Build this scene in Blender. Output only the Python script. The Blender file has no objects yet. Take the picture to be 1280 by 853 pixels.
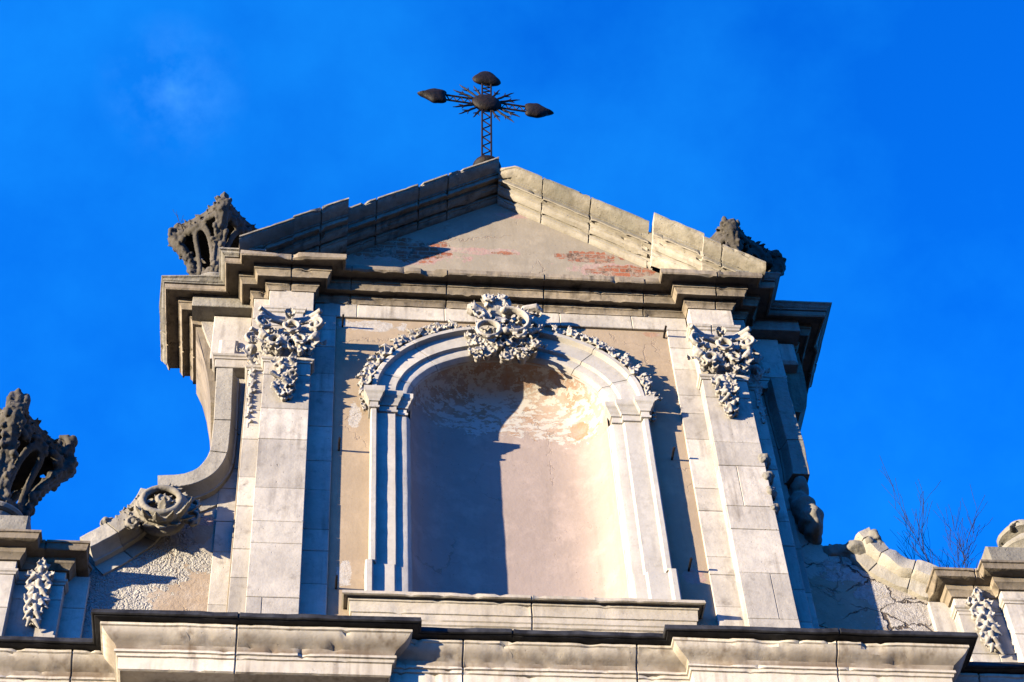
import bpy, bmesh, math, random
from mathutils import Vector, Matrix, noise
R = math.radians
PI = math.pi
scene = bpy.context.scene
col = scene.collection
random.seed(7)

# ------------------------------------------------------------------ camera
F_PX, YAW, PITCH, ROLL = 2472.31, 0.151692, 0.890130, -0.076984
CAM = Vector((-1.89888, -13.0, 1.6))
cd = bpy.data.cameras.new('camera'); cam = bpy.data.objects.new('camera', cd); col.objects.link(cam)
fw = Vector((math.sin(YAW)*math.cos(PITCH), math.cos(YAW)*math.cos(PITCH), math.sin(PITCH)))
r0 = Vector((math.cos(YAW), -math.sin(YAW), 0)); u0 = r0.cross(fw)
rr = math.cos(ROLL)*r0 + math.sin(ROLL)*u0
uu = -math.sin(ROLL)*r0 + math.cos(ROLL)*u0
m = Matrix((rr, uu, -fw)).transposed().to_4x4(); m.translation = CAM
cam.matrix_world = m
cd.sensor_width = 36.0; cd.lens = F_PX/1280*36.0
cd.clip_start = 0.1; cd.clip_end = 5000
scene.camera = cam

# ------------------------------------------------------------------ light
TO_SUN = Vector((-2.05, -1.0, 0.16)).normalized()
EL = math.asin(TO_SUN.z); AZ = math.atan2(TO_SUN.x, TO_SUN.y)
world = bpy.data.worlds.new('World'); scene.world = world; world.use_nodes = True
wn = world.node_tree.nodes; wl = world.node_tree.links
bg = wn['Background']
sky = wn.new('ShaderNodeTexSky'); sky.sky_type = 'NISHITA'; sky.sun_disc = False
sky.sun_elevation = R(22); sky.sun_rotation = AZ; sky.altitude = 4000; sky.air_density = 1.0; sky.dust_density = 0.0; sky.ozone_density = 2.0
tint = wn.new('ShaderNodeMix'); tint.data_type = 'RGBA'; tint.blend_type = 'MULTIPLY'; tint.inputs[0].default_value = 1
tint.inputs[7].default_value = (0.02, 1.50, 3.9, 1)
wl.new(sky.outputs[0], tint.inputs[6])
tc = wn.new('ShaderNodeTexCoord')
cn = wn.new('ShaderNodeTexNoise'); cn.inputs['Scale'].default_value = 3.2; cn.inputs['Detail'].default_value = 7; cn.inputs['Roughness'].default_value = .6
wl.new(tc.outputs['Generated'], cn.inputs['Vector'])
cr = wn.new('ShaderNodeValToRGB'); cr.color_ramp.elements[0].position = .42; cr.color_ramp.elements[0].color = (0, 0, 0, 1)
cr.color_ramp.elements[1].position = .85; cr.color_ramp.elements[1].color = (.6, .6, .6, 1)
wl.new(cn.outputs[0], cr.inputs[0])
cl = wn.new('ShaderNodeMix'); cl.data_type = 'RGBA'; cl.inputs[7].default_value = (.1, 2.9, 8.2, 1)
wl.new(cr.outputs[0], cl.inputs[0]); wl.new(tint.outputs[2], cl.inputs[6])
# one faint pale wisp high on the left
wv = wn.new('ShaderNodeVectorMath'); wv.operation = 'DISTANCE'; wl.new(tc.outputs['Generated'], wv.inputs[0])
wd = (fw + rr*((215-640)/F_PX) - uu*((112-426.5)/F_PX)).normalized(); wv.inputs[1].default_value = wd
wr_ = wn.new('ShaderNodeMapRange'); wr_.inputs[1].default_value = .04; wr_.inputs[2].default_value = .0; wr_.inputs[3].default_value = 0; wr_.inputs[4].default_value = .30
wl.new(wv.outputs['Value'], wr_.inputs[0])
wm = wn.new('ShaderNodeMath'); wm.operation = 'MULTIPLY'; wl.new(wr_.outputs[0], wm.inputs[0]); wn2 = wn.new('ShaderNodeTexNoise'); wn2.inputs['Scale'].default_value = 34; wn2.inputs['Detail'].default_value = 6; wn2.inputs['Roughness'].default_value = .6; wl.new(tc.outputs['Generated'], wn2.inputs['Vector'])
wr2 = wn.new('ShaderNodeMapRange'); wr2.inputs[1].default_value = .42; wr2.inputs[2].default_value = .75; wl.new(wn2.outputs[0], wr2.inputs[0]); wl.new(wr2.outputs[0], wm.inputs[1])
wx = wn.new('ShaderNodeMix'); wx.data_type = 'RGBA'; wx.inputs[7].default_value = (1.2, 4.2, 9.5, 1)
wl.new(wm.outputs[0], wx.inputs[0]); wl.new(cl.outputs[2], wx.inputs[6])
wl.new(wx.outputs[2], bg.inputs[0]); bg.inputs[1].default_value = 0.0315
sd = bpy.data.lights.new('sun', 'SUN'); sd.energy = 5.0; sd.angle = R(.5); sd.color = (1.0, .83, .57)
sun = bpy.data.objects.new('sun', sd); col.objects.link(sun)
sun.rotation_euler = TO_SUN.to_track_quat('Z', 'Y').to_euler(); sun.location = (-20, -20, 30)
scene.view_settings.view_transform = 'Standard'; scene.view_settings.look = 'None'
scene.view_settings.exposure = 2.37; scene.view_settings.gamma = 1.0; scene.view_settings.use_curve_mapping = False
scene.cycles.max_bounces = 6; scene.cycles.diffuse_bounces = 1

# ------------------------------------------------------------------ materials
def mat_base(name):
    mt = bpy.data.materials.new(name); mt.use_nodes = True
    n = mt.node_tree.nodes; l = mt.node_tree.links
    return mt, n, l, n['Principled BSDF']
class G:
    """small helper round one node tree"""
    def __init__(s, n, l):
        s.n, s.l = n, l
        s.tc = n.new('ShaderNodeTexCoord')
        s.co = s.tc.outputs['Object']
    def mapped(s, scale=(1, 1, 1), loc=(0, 0, 0)):
        m = s.n.new('ShaderNodeMapping'); m.inputs['Scale'].default_value = scale; m.inputs['Location'].default_value = loc
        s.l.new(s.co, m.inputs['Vector']); return m.outputs[0]
    def noise(s, scale, detail=4, rough=.55, vec=None, dist=0):
        t = s.n.new('ShaderNodeTexNoise'); t.inputs['Scale'].default_value = scale; t.inputs['Detail'].default_value = detail
        t.inputs['Roughness'].default_value = rough; t.inputs['Distortion'].default_value = dist
        s.l.new(vec if vec is not None else s.co, t.inputs['Vector']); return t.outputs[0]
    def ramp(s, v, a, b, ca=0.0, cb=1.0):
        t = s.n.new('ShaderNodeMapRange'); t.clamp = True
        t.inputs[1].default_value = a; t.inputs[2].default_value = b; t.inputs[3].default_value = ca; t.inputs[4].default_value = cb
        s.l.new(v, t.inputs[0]); return t.outputs[0]
    def mix(s, f, a, b, mode='MIX'):
        t = s.n.new('ShaderNodeMix'); t.data_type = 'RGBA'; t.blend_type = mode
        for i, v in ((0, f), (6, a), (7, b)):
            if isinstance(v, (int, float)): t.inputs[i].default_value = v
            elif isinstance(v, tuple): t.inputs[i].default_value = (*v, 1)
            else: s.l.new(v, t.inputs[i])
        return t.outputs[2]
    def math(s, op, a, b=None):
        t = s.n.new('ShaderNodeMath'); t.operation = op
        for i, v in ((0, a), (1, b)):
            if v is None: continue
            if isinstance(v, (int, float)): t.inputs[i].default_value = v
            else: s.l.new(v, t.inputs[i])
        return t.outputs[0]
    def sep(s):
        t = s.n.new('ShaderNodeSeparateXYZ'); s.l.new(s.co, t.inputs[0]); return t.outputs
    def bump(s, h, strength, dist, bsdf, prev=None):
        t = s.n.new('ShaderNodeBump'); t.inputs['Strength'].default_value = strength; t.inputs['Distance'].default_value = dist
        s.l.new(h, t.inputs['Height'])
        if prev is not None: s.l.new(prev, t.inputs['Normal'])
        s.l.new(t.outputs[0], bsdf.inputs['Normal']); return t.outputs[0]
    def attr(s, name):
        t = s.n.new('ShaderNodeAttribute'); t.attribute_name = name; return t.outputs['Fac']

ALB = .315
def sc(c): return tuple(x*ALB for x in c)
def stone(name, a, b, stain=(.16, .12, .085), stain_amt=.5, lichen=0.0, pits=.5, bump=.5, streak=.6, lich_col=(.13, .125, .07), soot=1.0, sfreq=7, sdet=6, band=None):
    a, b, stain, lich_col = sc(a), sc(b), sc(stain), sc(lich_col)
    mt, n, l, bs = mat_base(name); g = G(n, l)
    c = g.mix(g.ramp(g.noise(1.7, 6, .6), .35, .66), a, b)
    # block to block variation
    bl = g.ramp(g.attr('blk'), 0, 1, .76, 1.12)
    bc = g.n.new('ShaderNodeCombineColor'); 
    for i in range(3): l.new(bl, bc.inputs[i])
    c = g.mix(1.0, c, bc.outputs[0], 'MULTIPLY')
    # fine mottling
    c = g.mix(g.ramp(g.noise(13, 7, .72), .46, .75, 0, .40), c, tuple(x*.66 for x in b))
    # warm run-off streaks
    sv = g.mapped((sfreq, sfreq, .55))
    s1 = g.ramp(g.noise(1.6, sdet, .6, sv), .47, .72)
    s2 = g.ramp(g.noise(2.3, 4, .6), .4, .6)
    c = g.mix(g.math('MULTIPLY', g.math('MULTIPLY', s1, s2), streak*stain_amt*1.6), c, stain)
    # soot blotches
    c = g.mix(g.ramp(g.noise(5.5, 8, .68), .56, .74, 0, stain_amt*.8*soot), c, tuple(x*.75 for x in stain))
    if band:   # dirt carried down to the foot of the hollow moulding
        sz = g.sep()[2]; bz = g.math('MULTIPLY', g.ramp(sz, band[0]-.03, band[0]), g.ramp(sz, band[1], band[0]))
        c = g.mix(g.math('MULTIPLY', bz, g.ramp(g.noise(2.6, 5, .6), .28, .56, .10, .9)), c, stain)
    if lichen > 0:
        c = g.mix(g.ramp(g.noise(9, 8, .72), .60-lichen*.25, .70-lichen*.12, 0, min(1, lichen*1.2)), c, lich_col)
        c = g.mix(g.ramp(g.noise(21, 6, .7), .58, .68, 0, lichen*.7), c, (.055, .05, .045))
    # dark pits
    pv = g.noise(34, 2, .5)
    c = g.mix(g.ramp(pv, .72, .76, 0, pits), c, (.10, .085, .07))
    l.new(c, bs.inputs['Base Color']); bs.inputs['Roughness'].default_value = .88
    bs.inputs['Specular IOR Level'].default_value = .25
    h = g.math('ADD', g.math('MULTIPLY', g.noise(42, 3, .5), .16), g.math('MULTIPLY', g.noise(7, 5, .55), 1.0))
    h = g.math('SUBTRACT', h, g.ramp(pv, .70, .76, 0, .6))
    g.bump(h, bump, .02, bs)
    return mt

STONE = stone('ashlar_stone', (.96, .89, .79), (.68, .63, .57), stain_amt=.62, pits=.6, bump=.4)
FRAME = stone('niche_frame_stone', (.90, .86, .80), (.72, .68, .63), stain_amt=.32, pits=.25, bump=.22)
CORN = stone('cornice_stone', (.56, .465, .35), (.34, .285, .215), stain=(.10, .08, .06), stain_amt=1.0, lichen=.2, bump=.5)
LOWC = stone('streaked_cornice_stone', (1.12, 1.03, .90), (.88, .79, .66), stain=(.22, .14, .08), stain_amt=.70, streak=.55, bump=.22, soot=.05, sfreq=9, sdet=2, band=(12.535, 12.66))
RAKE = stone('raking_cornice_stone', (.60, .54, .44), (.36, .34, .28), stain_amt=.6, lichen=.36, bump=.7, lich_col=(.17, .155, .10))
CARVE = stone('carved_stone', (.98, .92, .84), (.66, .62, .57), stain_amt=.6, pits=.5, bump=.3)
SILLM = stone('sill_stone', (.88, .80, .68), (.70, .62, .50), stain_amt=.4, lichen=.10, bump=.35)
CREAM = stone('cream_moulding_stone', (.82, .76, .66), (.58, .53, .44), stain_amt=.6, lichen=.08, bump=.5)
COPL = stone('pale_coping_stone', (.78, .73, .64), (.60, .56, .48), stain_amt=.35, lichen=.10, bump=.7)
COPE = stone('coping_stone', (.50, .47, .41), (.38, .36, .31), stain_amt=.5, lichen=.25, bump=.9)
DARK = stone('weathered_finial_stone', (.25, .22, .185), (.065, .06, .052), stain=(.022, .019, .016), stain_amt=.9, lichen=.42, bump=.8, lich_col=(.14, .115, .065))
ROSET = stone('grey_carved_stone', (.60, .56, .48), (.38, .35, .30), stain_amt=.55, lichen=.2, bump=.6)

def n_col(n, l, g):
    t = n.new('ShaderNodeTexNoise'); t.inputs['Scale'].default_value = 14; l.new(g.co, t.inputs['Vector']); return t.outputs['Color']
def plaster(name, a, b, patches, bump=.25, cracks=0):
    """painted plaster; patches = list of (x, z, rx, rz, kind) worn areas with ragged outlines"""
    mt, n, l, bs = mat_base(name); g = G(n, l); sx, sy, sz = g.sep()
    c = g.mix(g.ramp(g.noise(1.1, 5, .6), .35, .65), a, b)
    c = g.mix(g.ramp(g.noise(7, 6, .65), .5, .75, 0, .35), c, tuple(x*.72 for x in a))
    sv = g.mapped((9, 9, .8))
    c = g.mix(g.ramp(g.noise(1.0, 4, .6, sv), .55, .75, 0, .28), c, tuple(x*.62 for x in b))
    c = g.mix(g.ramp(g.noise(40, 2, .5), .71, .75, 0, .55), c, (.12, .09, .075))
    h = g.math('MULTIPLY', g.noise(22, 5, .6), .35)
    ragged = g.math('ADD', g.math('MULTIPLY', g.noise(5.5, 7, .7), 2.6), -1.3)
    for (px, pz, rx, rz, kind) in patches:
        dx = g.math('DIVIDE', g.math('SUBTRACT', sx, px), rx); dz = g.math('DIVIDE', g.math('SUBTRACT', sz, pz), rz)
        d = g.math('SQRT', g.math('ADD', g.math('MULTIPLY', dx, dx), g.math('MULTIPLY', dz, dz)))
        d = g.math('ADD', d, ragged)
        mk = g.ramp(d, 1.0, .982)
        if kind == 'brick':
            bt = n.new('ShaderNodeTexBrick'); bt.inputs['Scale'].default_value = 1
            bt.inputs['Color1'].default_value = (.54, .19, .10, 1); bt.inputs['Color2'].default_value = (.40, .13, .07, 1)
            bt.inputs['Mortar'].default_value = (.42, .34, .28, 1); bt.inputs['Mortar Size'].default_value = .008
            bt.inputs['Brick Width'].default_value = .24; bt.inputs['Row Height'].default_value = .075
            cb = n.new('ShaderNodeCombineXYZ'); l.new(sx, cb.inputs[0]); l.new(sz, cb.inputs[1]); l.new(g.mix(.035, cb.outputs[0], n_col(n, l, g)), bt.inputs['Vector'])
            cc = g.mix(g.ramp(g.noise(9, 6, .7), .46, .58), bt.outputs[0], g.mix(g.ramp(g.noise(20, 4, .7), .45, .6), (.50, .38, .30), (.16, .10, .075)))
            hh = g.math('MULTIPLY', g.noise(14, 5, .7), 1.6)
        elif kind == 'pink':
            cc = g.mix(g.ramp(g.noise(12, 5, .7), .45, .6), (.60, .40, .36), (.56, .47, .39)); hh = g.noise(25, 4, .6)
        elif kind == 'orange':
            cc = g.mix(g.ramp(g.noise(9, 5, .7), .42, .6), (.56, .34, .22), (.58, .44, .36)); hh = g.noise(20, 4, .6)
        elif kind == 'peel':
            pe = g.ramp(g.noise(1.0, 8, .72, g.mapped((9, 9, 17))), .50, .53)
            cc = g.mix(pe, (.78, .75, .70), g.mix(g.ramp(g.noise(4, 4, .6), .42, .55), (.56, .38, .27), (.62, .50, .42)))
            hh = g.math('MULTIPLY', g.math('SUBTRACT', 1.0, pe), 2.2)
        elif kind == 'white':
            cc = g.mix(g.ramp(g.noise(18, 5, .7), .45, .6), (.74, .70, .66), (.58, .53, .48)); hh = g.math('MULTIPLY', g.noise(30, 5, .7), 1.2)
        elif kind == 'rough':
            vo = n.new('ShaderNodeTexVoronoi'); vo.inputs['Scale'].default_value = 34; vo.feature = 'SMOOTH_F1'; l.new(g.mix(.12, g.co, n_col(n, l, g)), vo.inputs['Vector'])
            cc = g.mix(g.ramp(g.noise(3, 4, .6), .4, .6), (.76, .73, .69), (.68, .65, .61))
            hh = g.math('ADD', g.math('MULTIPLY', vo.outputs['Distance'], -2.0), g.math('MULTIPLY', g.noise(60, 3, .6), 1.6))
        elif kind == 'buff':
            cc = g.mix(g.ramp(g.noise(3, 5, .6), .4, .6), (.60, .47, .35), (.54, .42, .31)); hh = g.math('MULTIPLY', g.noise(22, 5, .6), .35)
        c = g.mix(mk, c, cc)
        mm = n.new('ShaderNodeMix'); l.new(mk, mm.inputs[0]); l.new(h, mm.inputs[2]); l.new(g.math('ADD', hh, -3.0 if kind == 'brick' else -.9 if kind in ('peel', 'white') else 0.0), mm.inputs[3]); h = mm.outputs[0]
    c = g.mix(1.0, c, (ALB, ALB, ALB), 'MULTIPLY')
    vh = n.new('ShaderNodeTexVoronoi'); vh.feature = 'DISTANCE_TO_EDGE'; vh.inputs['Scale'].default_value = 1.3
    mh = n.new('ShaderNodeMapping'); mh.inputs['Scale'].default_value = (1, .2, .8); l.new(g.mix(.16, g.co, n_col(n, l, g)), mh.inputs['Vector']); l.new(mh.outputs[0], vh.inputs['Vector'])
    hk = g.math('MULTIPLY', g.ramp(vh.outputs['Distance'], .009, .002), g.ramp(g.noise(1.6, 3, .5), .50, .60))
    c = g.mix(g.math('MULTIPLY', hk, .6), c, (.12, .09, .07)); h = g.math('SUBTRACT', h, g.math('MULTIPLY', hk, .8))
    c = g.mix(g.ramp(g.noise(3.1, 8, .7), .50, .70, 0, .30), c, tuple(x*.60 for x in b))
    if cracks:
        vc = n.new('ShaderNodeTexVoronoi'); vc.feature = 'DISTANCE_TO_EDGE'; vc.inputs['Scale'].default_value = cracks
        mp = n.new('ShaderNodeMapping'); mp.inputs['Scale'].default_value = (1, .2, 1.9); l.new(g.mix(.10, g.co, n_col(n, l, g)), mp.inputs['Vector']); l.new(mp.outputs[0], vc.inputs['Vector'])
        ck = g.math('MULTIPLY', g.ramp(vc.outputs['Distance'], .022, .006), g.ramp(g.noise(2.2, 3, .5), .40, .52))
        c = g.mix(ck, c, (.05, .04, .035)); h = g.math('SUBTRACT', h, g.math('MULTIPLY', ck, 3.0))
    l.new(c, bs.inputs['Base Color']); bs.inputs['Roughness'].default_value = .92; bs.inputs['Specular IOR Level'].default_value = .2
    g.bump(h, bump, .03, bs)
    return mt

PANEL = plaster('buff_plaster', (.62, .49, .35), (.54, .42, .30),
                [(-1.4, 18.0, .35, .09, 'white'), (1.60, 18.05, .1, .04, 'orange'), (-1.62, 14.35, .07, .16, 'white'), (1.62, 14.45, .1, .1, 'pink'), (-1.55, 16.55, .06, .2, 'white')])
NICHE = plaster('pink_niche_plaster', (.58, .475, .43), (.53, .43, .385),
                [(.1, 17.42, .6, .14, 'orange'), (.66, 17.20, .22, .12, 'orange'), (-.1, 17.15, .95, .33, 'peel'), (.62, 17.0, .48, .32, 'peel'), (.75, 16.85, .1, .12, 'orange')], bump=.3)
TYMP = plaster('grey_buff_plaster', (.53, .46, .36), (.45, .395, .315),
               [(-1.05, 19.25, .62, .16, 'pink'), (-1.12, 19.33, .60, .20, 'brick'), (-.2, 19.38, .5, .06, 'pink'), (.05, 19.36, .15, .035, 'brick'), (1.2, 19.15, .42, .12, 'pink'), (1.02, 19.36, .36, .11, 'brick'), (1.38, 19.12, .38, .10, 'brick'), (.2, 20.1, .2, .06, 'pink')])
WINGL = plaster('roughcast_and_buff_plaster', (.60, .55, .49), (.56, .52, .47),
                [(-3.5, 14.55, .75, .75, 'rough'), (-3.02, 13.95, .32, .62, 'buff'), (-2.95, 15.15, .1, .22, 'buff'), (-2.95, 15.28, .1, .06, 'pink')], bump=.9)
WINGR = plaster('patched_render', (.70, .62, .52), (.58, .52, .44),
                [(3.35, 14.75, .42, .28, 'white'), (3.65, 14.25, .4, .35, 'white'), (3.0, 14.1, .4, .7, 'buff')], bump=.8, cracks=2.1)

def simple(name, a, b, scale, rough=.6, metal=0.0, bump=.3):
    mt, n, l, bs = mat_base(name); g = G(n, l)
    l.new(g.mix(g.ramp(g.noise(scale, 6, .65), .38, .64), a, b), bs.inputs['Base Color'])
    bs.inputs['Roughness'].default_value = rough; bs.inputs['Metallic'].default_value = metal; bs.inputs['Specular IOR Level'].default_value = .12
    g.bump(g.noise(scale*2, 4, .6), bump, .01, bs); return mt
LEAD = simple('blackened_lead', (.007, .007, .008), (.026, .027, .031), 6, .6)
IRON = simple('black_iron', (.003, .003, .0035), (.009, .0055, .0045), 14, .62, .0, .8)
BARK = simple('dark_bark', (.006, .005, .005), (.014, .011, .009), 12, .9)
PAVE = simple('paving', (.05, .044, .038), (.034, .03, .027), .5, .9)
LWALL = plaster('lower_plaster', (.60, .48, .36), (.54, .43, .33), [])

# ------------------------------------------------------------------ mesh building
class MB:
    def __init__(s): s.v, s.f, s.k, s.mi = [], [], [], {}
    def face(s, idx, k=.5): s.f.append(tuple(idx)); s.k.append(k)
    def add(s, verts, faces, k=.5):
        o = len(s.v); s.v += [tuple(p) for p in verts]
        for f in faces: s.f.append(tuple(i+o for i in f)); s.k.append(k)
    def box(s, x0, x1, y0, y1, z0, z1, b=.006, k=None, jit=0.0):
        """block, front face (y0) with chamfered arrises"""
        if k is None: k = random.random()
        j = lambda: random.uniform(-jit, jit)
        y0 = y0 + j()
        V = [(x0, y1, z0), (x1, y1, z0), (x1, y1, z1), (x0, y1, z1),
             (x0, y0+b, z0), (x1, y0+b, z0), (x1, y0+b, z1), (x0, y0+b, z1),
             (x0+b, y0, z0+b), (x1-b, y0, z0+b), (x1-b, y0, z1-b), (x0+b, y0, z1-b)]
        Fs = [(8, 9, 10, 11), (4, 5, 9, 8), (5, 6, 10, 9), (6, 7, 11, 10), (7, 4, 8, 11),
              (0, 1, 5, 4), (1, 2, 6, 5), (2, 3, 7, 6), (3, 0, 4, 7), (3, 2, 1, 0)]
        s.add(V, Fs, k)
    def stack(s, x0, x1, y0, y1, z0, z1, hs, split=.35, gap=.003, b=.0045):
        """coursed ashlar: hs = course heights, cycled"""
        z = z0; i = random.randint(0, 5)
        while z < z1-.02:
            h = hs[i % len(hs)]*random.uniform(.8, 1.25); i += 1; zt = min(z1, z+h)
            if z1-zt < .1: zt = z1
            if x1-x0 > .3 and random.random() < split:
                xs = x0+(x1-x0)*random.choice((.3, .7, .62, .38))
                s.box(x0, xs-gap/2, y0, y1, z+gap/2, zt-gap/2, b, jit=.003); s.box(xs+gap/2, x1, y0, y1, z+gap/2, zt-gap/2, b, jit=.003)
            else: s.box(x0, x1, y0, y1, z+gap/2, zt-gap/2, b, jit=.003)
            z = zt
        s.add([(x0+.012, y0+.012, z0), (x1-.012, y0+.012, z0), (x1-.012, y0+.012, z1), (x0+.012, y0+.012, z1)], [(0, 1, 2, 3)], .0)
    def strips(s, rows, caps=True, ks=None, split=None):
        """rows: list of equal-length vertex lists, skinned"""
        o = len(s.v); n = len(rows[0])
        for r in rows: s.v += [tuple(p) for p in r]
        for i in range(len(rows)-1):
            k = ks[i] if ks else .5
            for j in range(n-1):
                a = o+i*n+j; s.face((a, a+1, a+n+1, a+n), k)
                if split and j < split: s.mi[len(s.f)-1] = 1
        if caps:
            s.face([o+j for j in range(n)][::-1], .5); s.face([o+(len(rows)-1)*n+j for j in range(n)], .5)
    def poly_prism(s, pts, y0, y1, k=.5):
        """closed XZ outline extruded from y0 (front) to y1"""
        n = len(pts); o = len(s.v)
        s.v += [(x, y0, z) for x, z in pts]+[(x, y1, z) for x, z in pts]
        s.face([o+i for i in range(n)], k); s.face([o+n+i for i in range(n)][::-1], k)
        for i in range(n):
            j = (i+1) % n; s.face((o+i, o+n+i, o+n+j, o+j), k)
    def build(s, name, mat, parent=None, smooth=False, wear=0.0, wscale=7.0, angle=40, recalc=True, mat2=None):
        me = bpy.data.meshes.new(name)
        v = s.v
        if wear:
            vv = []
            for p in v:
                d = noise.noise_vector(Vector(p)*wscale)*.65+noise.noise_vector(Vector(p)*wscale*3.1)*.35
                vv.append((p[0]+d.x*wear, p[1]+d.y*wear, p[2]+d.z*wear))
            v = vv
        me.from_pydata(v, [], s.f)
        at = me.attributes.new('blk', 'FLOAT', 'FACE'); at.data.foreach_set('value', s.k)
        if recalc:
            bm = bmesh.new(); bm.from_mesh(me); bmesh.ops.recalc_face_normals(bm, faces=bm.faces); bm.to_mesh(me); bm.free()
        me.materials.append(mat)
        if mat2:
            me.materials.append(mat2)
            for i_ in s.mi: me.polygons[i_].material_index = 1
        if smooth:
            me.polygons.foreach_set('use_smooth', [True]*len(me.polygons))
            me.set_sharp_from_angle(angle=R(angle))
        o = bpy.data.objects.new(name, me); col.objects.link(o)
        if parent: o.parent = parent
        return o

def stations(L, step, joints):
    ts = [i/max(1, round(L/step)) for i in range(max(1, round(L/step))+1)]
    out = [(t, 0) for t in ts]
    for j in joints:
        e = .005/L
        out = [q for q in out if abs(q[0]-j) > 2.5*e]
        out += [(j-2*e, 0), (j-e, 1), (j+e, 1), (j+2*e, 0)]
    return sorted(out)
def sweep_plan(mb, path, prof, step=.09, joint_every=.85, gdepth=.015, chip=0.0, chipz=None):
    """mouldings run along a plan line of straight pieces, outward = right-hand side; square mitres at each turn"""
    P = [Vector(p) for p in path]; n = len(P); M = []
    for i in range(n):
        ns = []
        for a, b in ((i-1, i), (i, i+1)):
            if a >= 0 and b < n:
                d = (P[b]-P[a]).normalized(); ns.append(Vector((d.y, -d.x)))
        M.append(ns[0] if len(ns) == 1 else (ns[0]+ns[1])/(1+ns[0].dot(ns[1])))
    rows, ks = [], []
    for i in range(n-1):
        L = (P[i+1]-P[i]).length; js = []
        if L > .9*joint_every:
            c = max(1, round(L/joint_every)); js = [(q+.5+random.uniform(-.12, .12))/c for q in range(c)]
        elif L > .4: js = [random.uniform(.4, .65)]
        k = random.random()
        for (t, gflag) in stations(L, step, js):
            b = P[i].lerp(P[i+1], t); dr = (P[i+1]-P[i]).normalized(); mm = M[i] if t <= 0 else M[i+1] if t >= 1 else Vector((dr.y, -dr.x))
            row = []
            for (o, z) in prof:
                oo = o-(gdepth if gflag else 0)
                q = b+mm*oo
                if 0 < t < 1:
                    al = (q-P[i]).dot(dr); lo = M[i].dot(dr)*oo; hi = L+M[i+1].dot(dr)*oo
                    q = q+dr*(min(max(al, lo+.001*t), hi-.001*(1-t))-al)
                if chip and o > max(x[0] for x in prof)-.05:
                    w = noise.noise(Vector((q.x*3.1, q.y*3.1, z*5)))
                    if w > .36: q = q-mm*min(chip, (w-.36)*chip*6)
                if chip and 0 < t < 1:
                    w2 = noise.noise(Vector((q.x*12, q.y*12, z*24)))
                    if w2 > .40: q = q-mm*min(.02, (w2-.40)*.11)
                row.append((q.x, q.y, z))
            rows.append(row)
            if gflag: k = random.random()
            ks.append(.0 if gflag else k)
    mb.strips(rows, True, ks)

def child(name, mb, mat, parent, **kw): return mb.build(name, mat, parent, **kw)
def root(name, label, cat, loc=(0, 0, 0), group=None):
    o = bpy.data.objects.new(name, None); col.objects.link(o); o.location = loc
    o['label'] = label; o['category'] = cat
    if group: o['group'] = group
    return o

# ------------------------------------------------------------------ ground
g_ = MB(); N_ = 24
g_.add([(-1500, -1500, 0), (1500, -1500, 0), (1500, 1500, 0), (-1500, 1500, 0)], [(0, 1, 2, 3)])
gr = g_.build('ground', PAVE); gr['kind'] = 'structure'

# ------------------------------------------------------------------ facade
church = root('church_facade', 'weathered baroque church facade of pale stone with empty arched niche under a pediment', 'church')

# layer depths (front faces)
Y_ST, Y_PI, Y_HP, Y_WG = -.03, -.17, -.05, .30
X_S, X_P0, X_P1, X_H = 1.77, 2.01, 2.48, 2.64
Z0 = 12.7
# core body
b = MB(); b.box(-2.66, 2.66, .55, 1.15, 12.0, 18.6)
b.box(-2.66, -1.05, .06, .56, 12.0, 18.6); b.box(1.05, 2.66, .06, .56, 12.0, 18.6); b.box(-1.06, 1.06, .06, .56, 17.62, 18.6)
child('wall_core', b, CORN, church)

# niche outline
ZS = 16.80
AO, BO, AI, BI = 1.40, 1.13, 1.00, .72
def arch_pt(th, d):
    """point on the archivolt: th angle, d distance in from the outer edge"""
    t = d/(AO-AI); a = AO+(AI-AO)*t; bb = BO+(BI-BO)*t
    return (a*math.cos(th), ZS+bb*math.sin(th))
# plaster panel with the niche cut out
bm = bmesh.new()
outer = [(-1.80, Z0), (1.80, Z0), (1.80, 18.12), (-1.80, 18.12)]
inner = [(-1.02, 12.9), (-1.02, ZS)]+[arch_pt(PI-PI*i/40, .39) for i in range(1, 40)]+[(1.02, ZS), (1.02, 12.9)]
def loop(pts):
    vs = [bm.verts.new((x, 0, z)) for x, z in pts]; return [bm.edges.new((vs[i], vs[(i+1) % len(vs)])) for i in range(len(vs))]
es = loop(outer)+loop(inner)
bmesh.ops.triangle_fill(bm, use_beauty=True, use_dissolve=False, edges=es)
me = bpy.data.meshes.new('wall_panel'); bm.to_mesh(me); bm.free(); me.materials.append(PANEL)
o = bpy.data.objects.new('wall_panel', me); col.objects.link(o); o.parent = church
# niche shell
mb = MB(); rows = []
path = [(-1, z) for z in [12.9+(ZS-12.9)*i/20 for i in range(20)]]
path = [((-1.0, z), (0, z)) for z in [12.9+(ZS-12.9)*i/24 for i in range(24)]]
path += [((arch_pt(PI-PI*i/60, .4)), (0, ZS)) for i in range(61)]
path += [((1.0, z), (0, z)) for z in [ZS-(ZS-12.9)*i/24 for i in range(1, 25)]]
rhos = [1.0, 1.0]+[1-(1-i/34)**1.0*0 - (i/34)**2.2 for i in range(1, 35)]
for (bp, cp) in path:
    row = []
    for i, rho in enumerate(rhos):
        x = cp[0]+(bp[0]-cp[0])*rho; z = cp[1]+(bp[1]-cp[1])*rho
        y = .0 if i == 0 else .015+.415*max(0, 1-rho**5)**.5
        row.append((x, y, z))
    rows.append(row)
mb.strips(rows, False)
niche = child('niche', mb, NICHE, church, smooth=True, angle=60)

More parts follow.
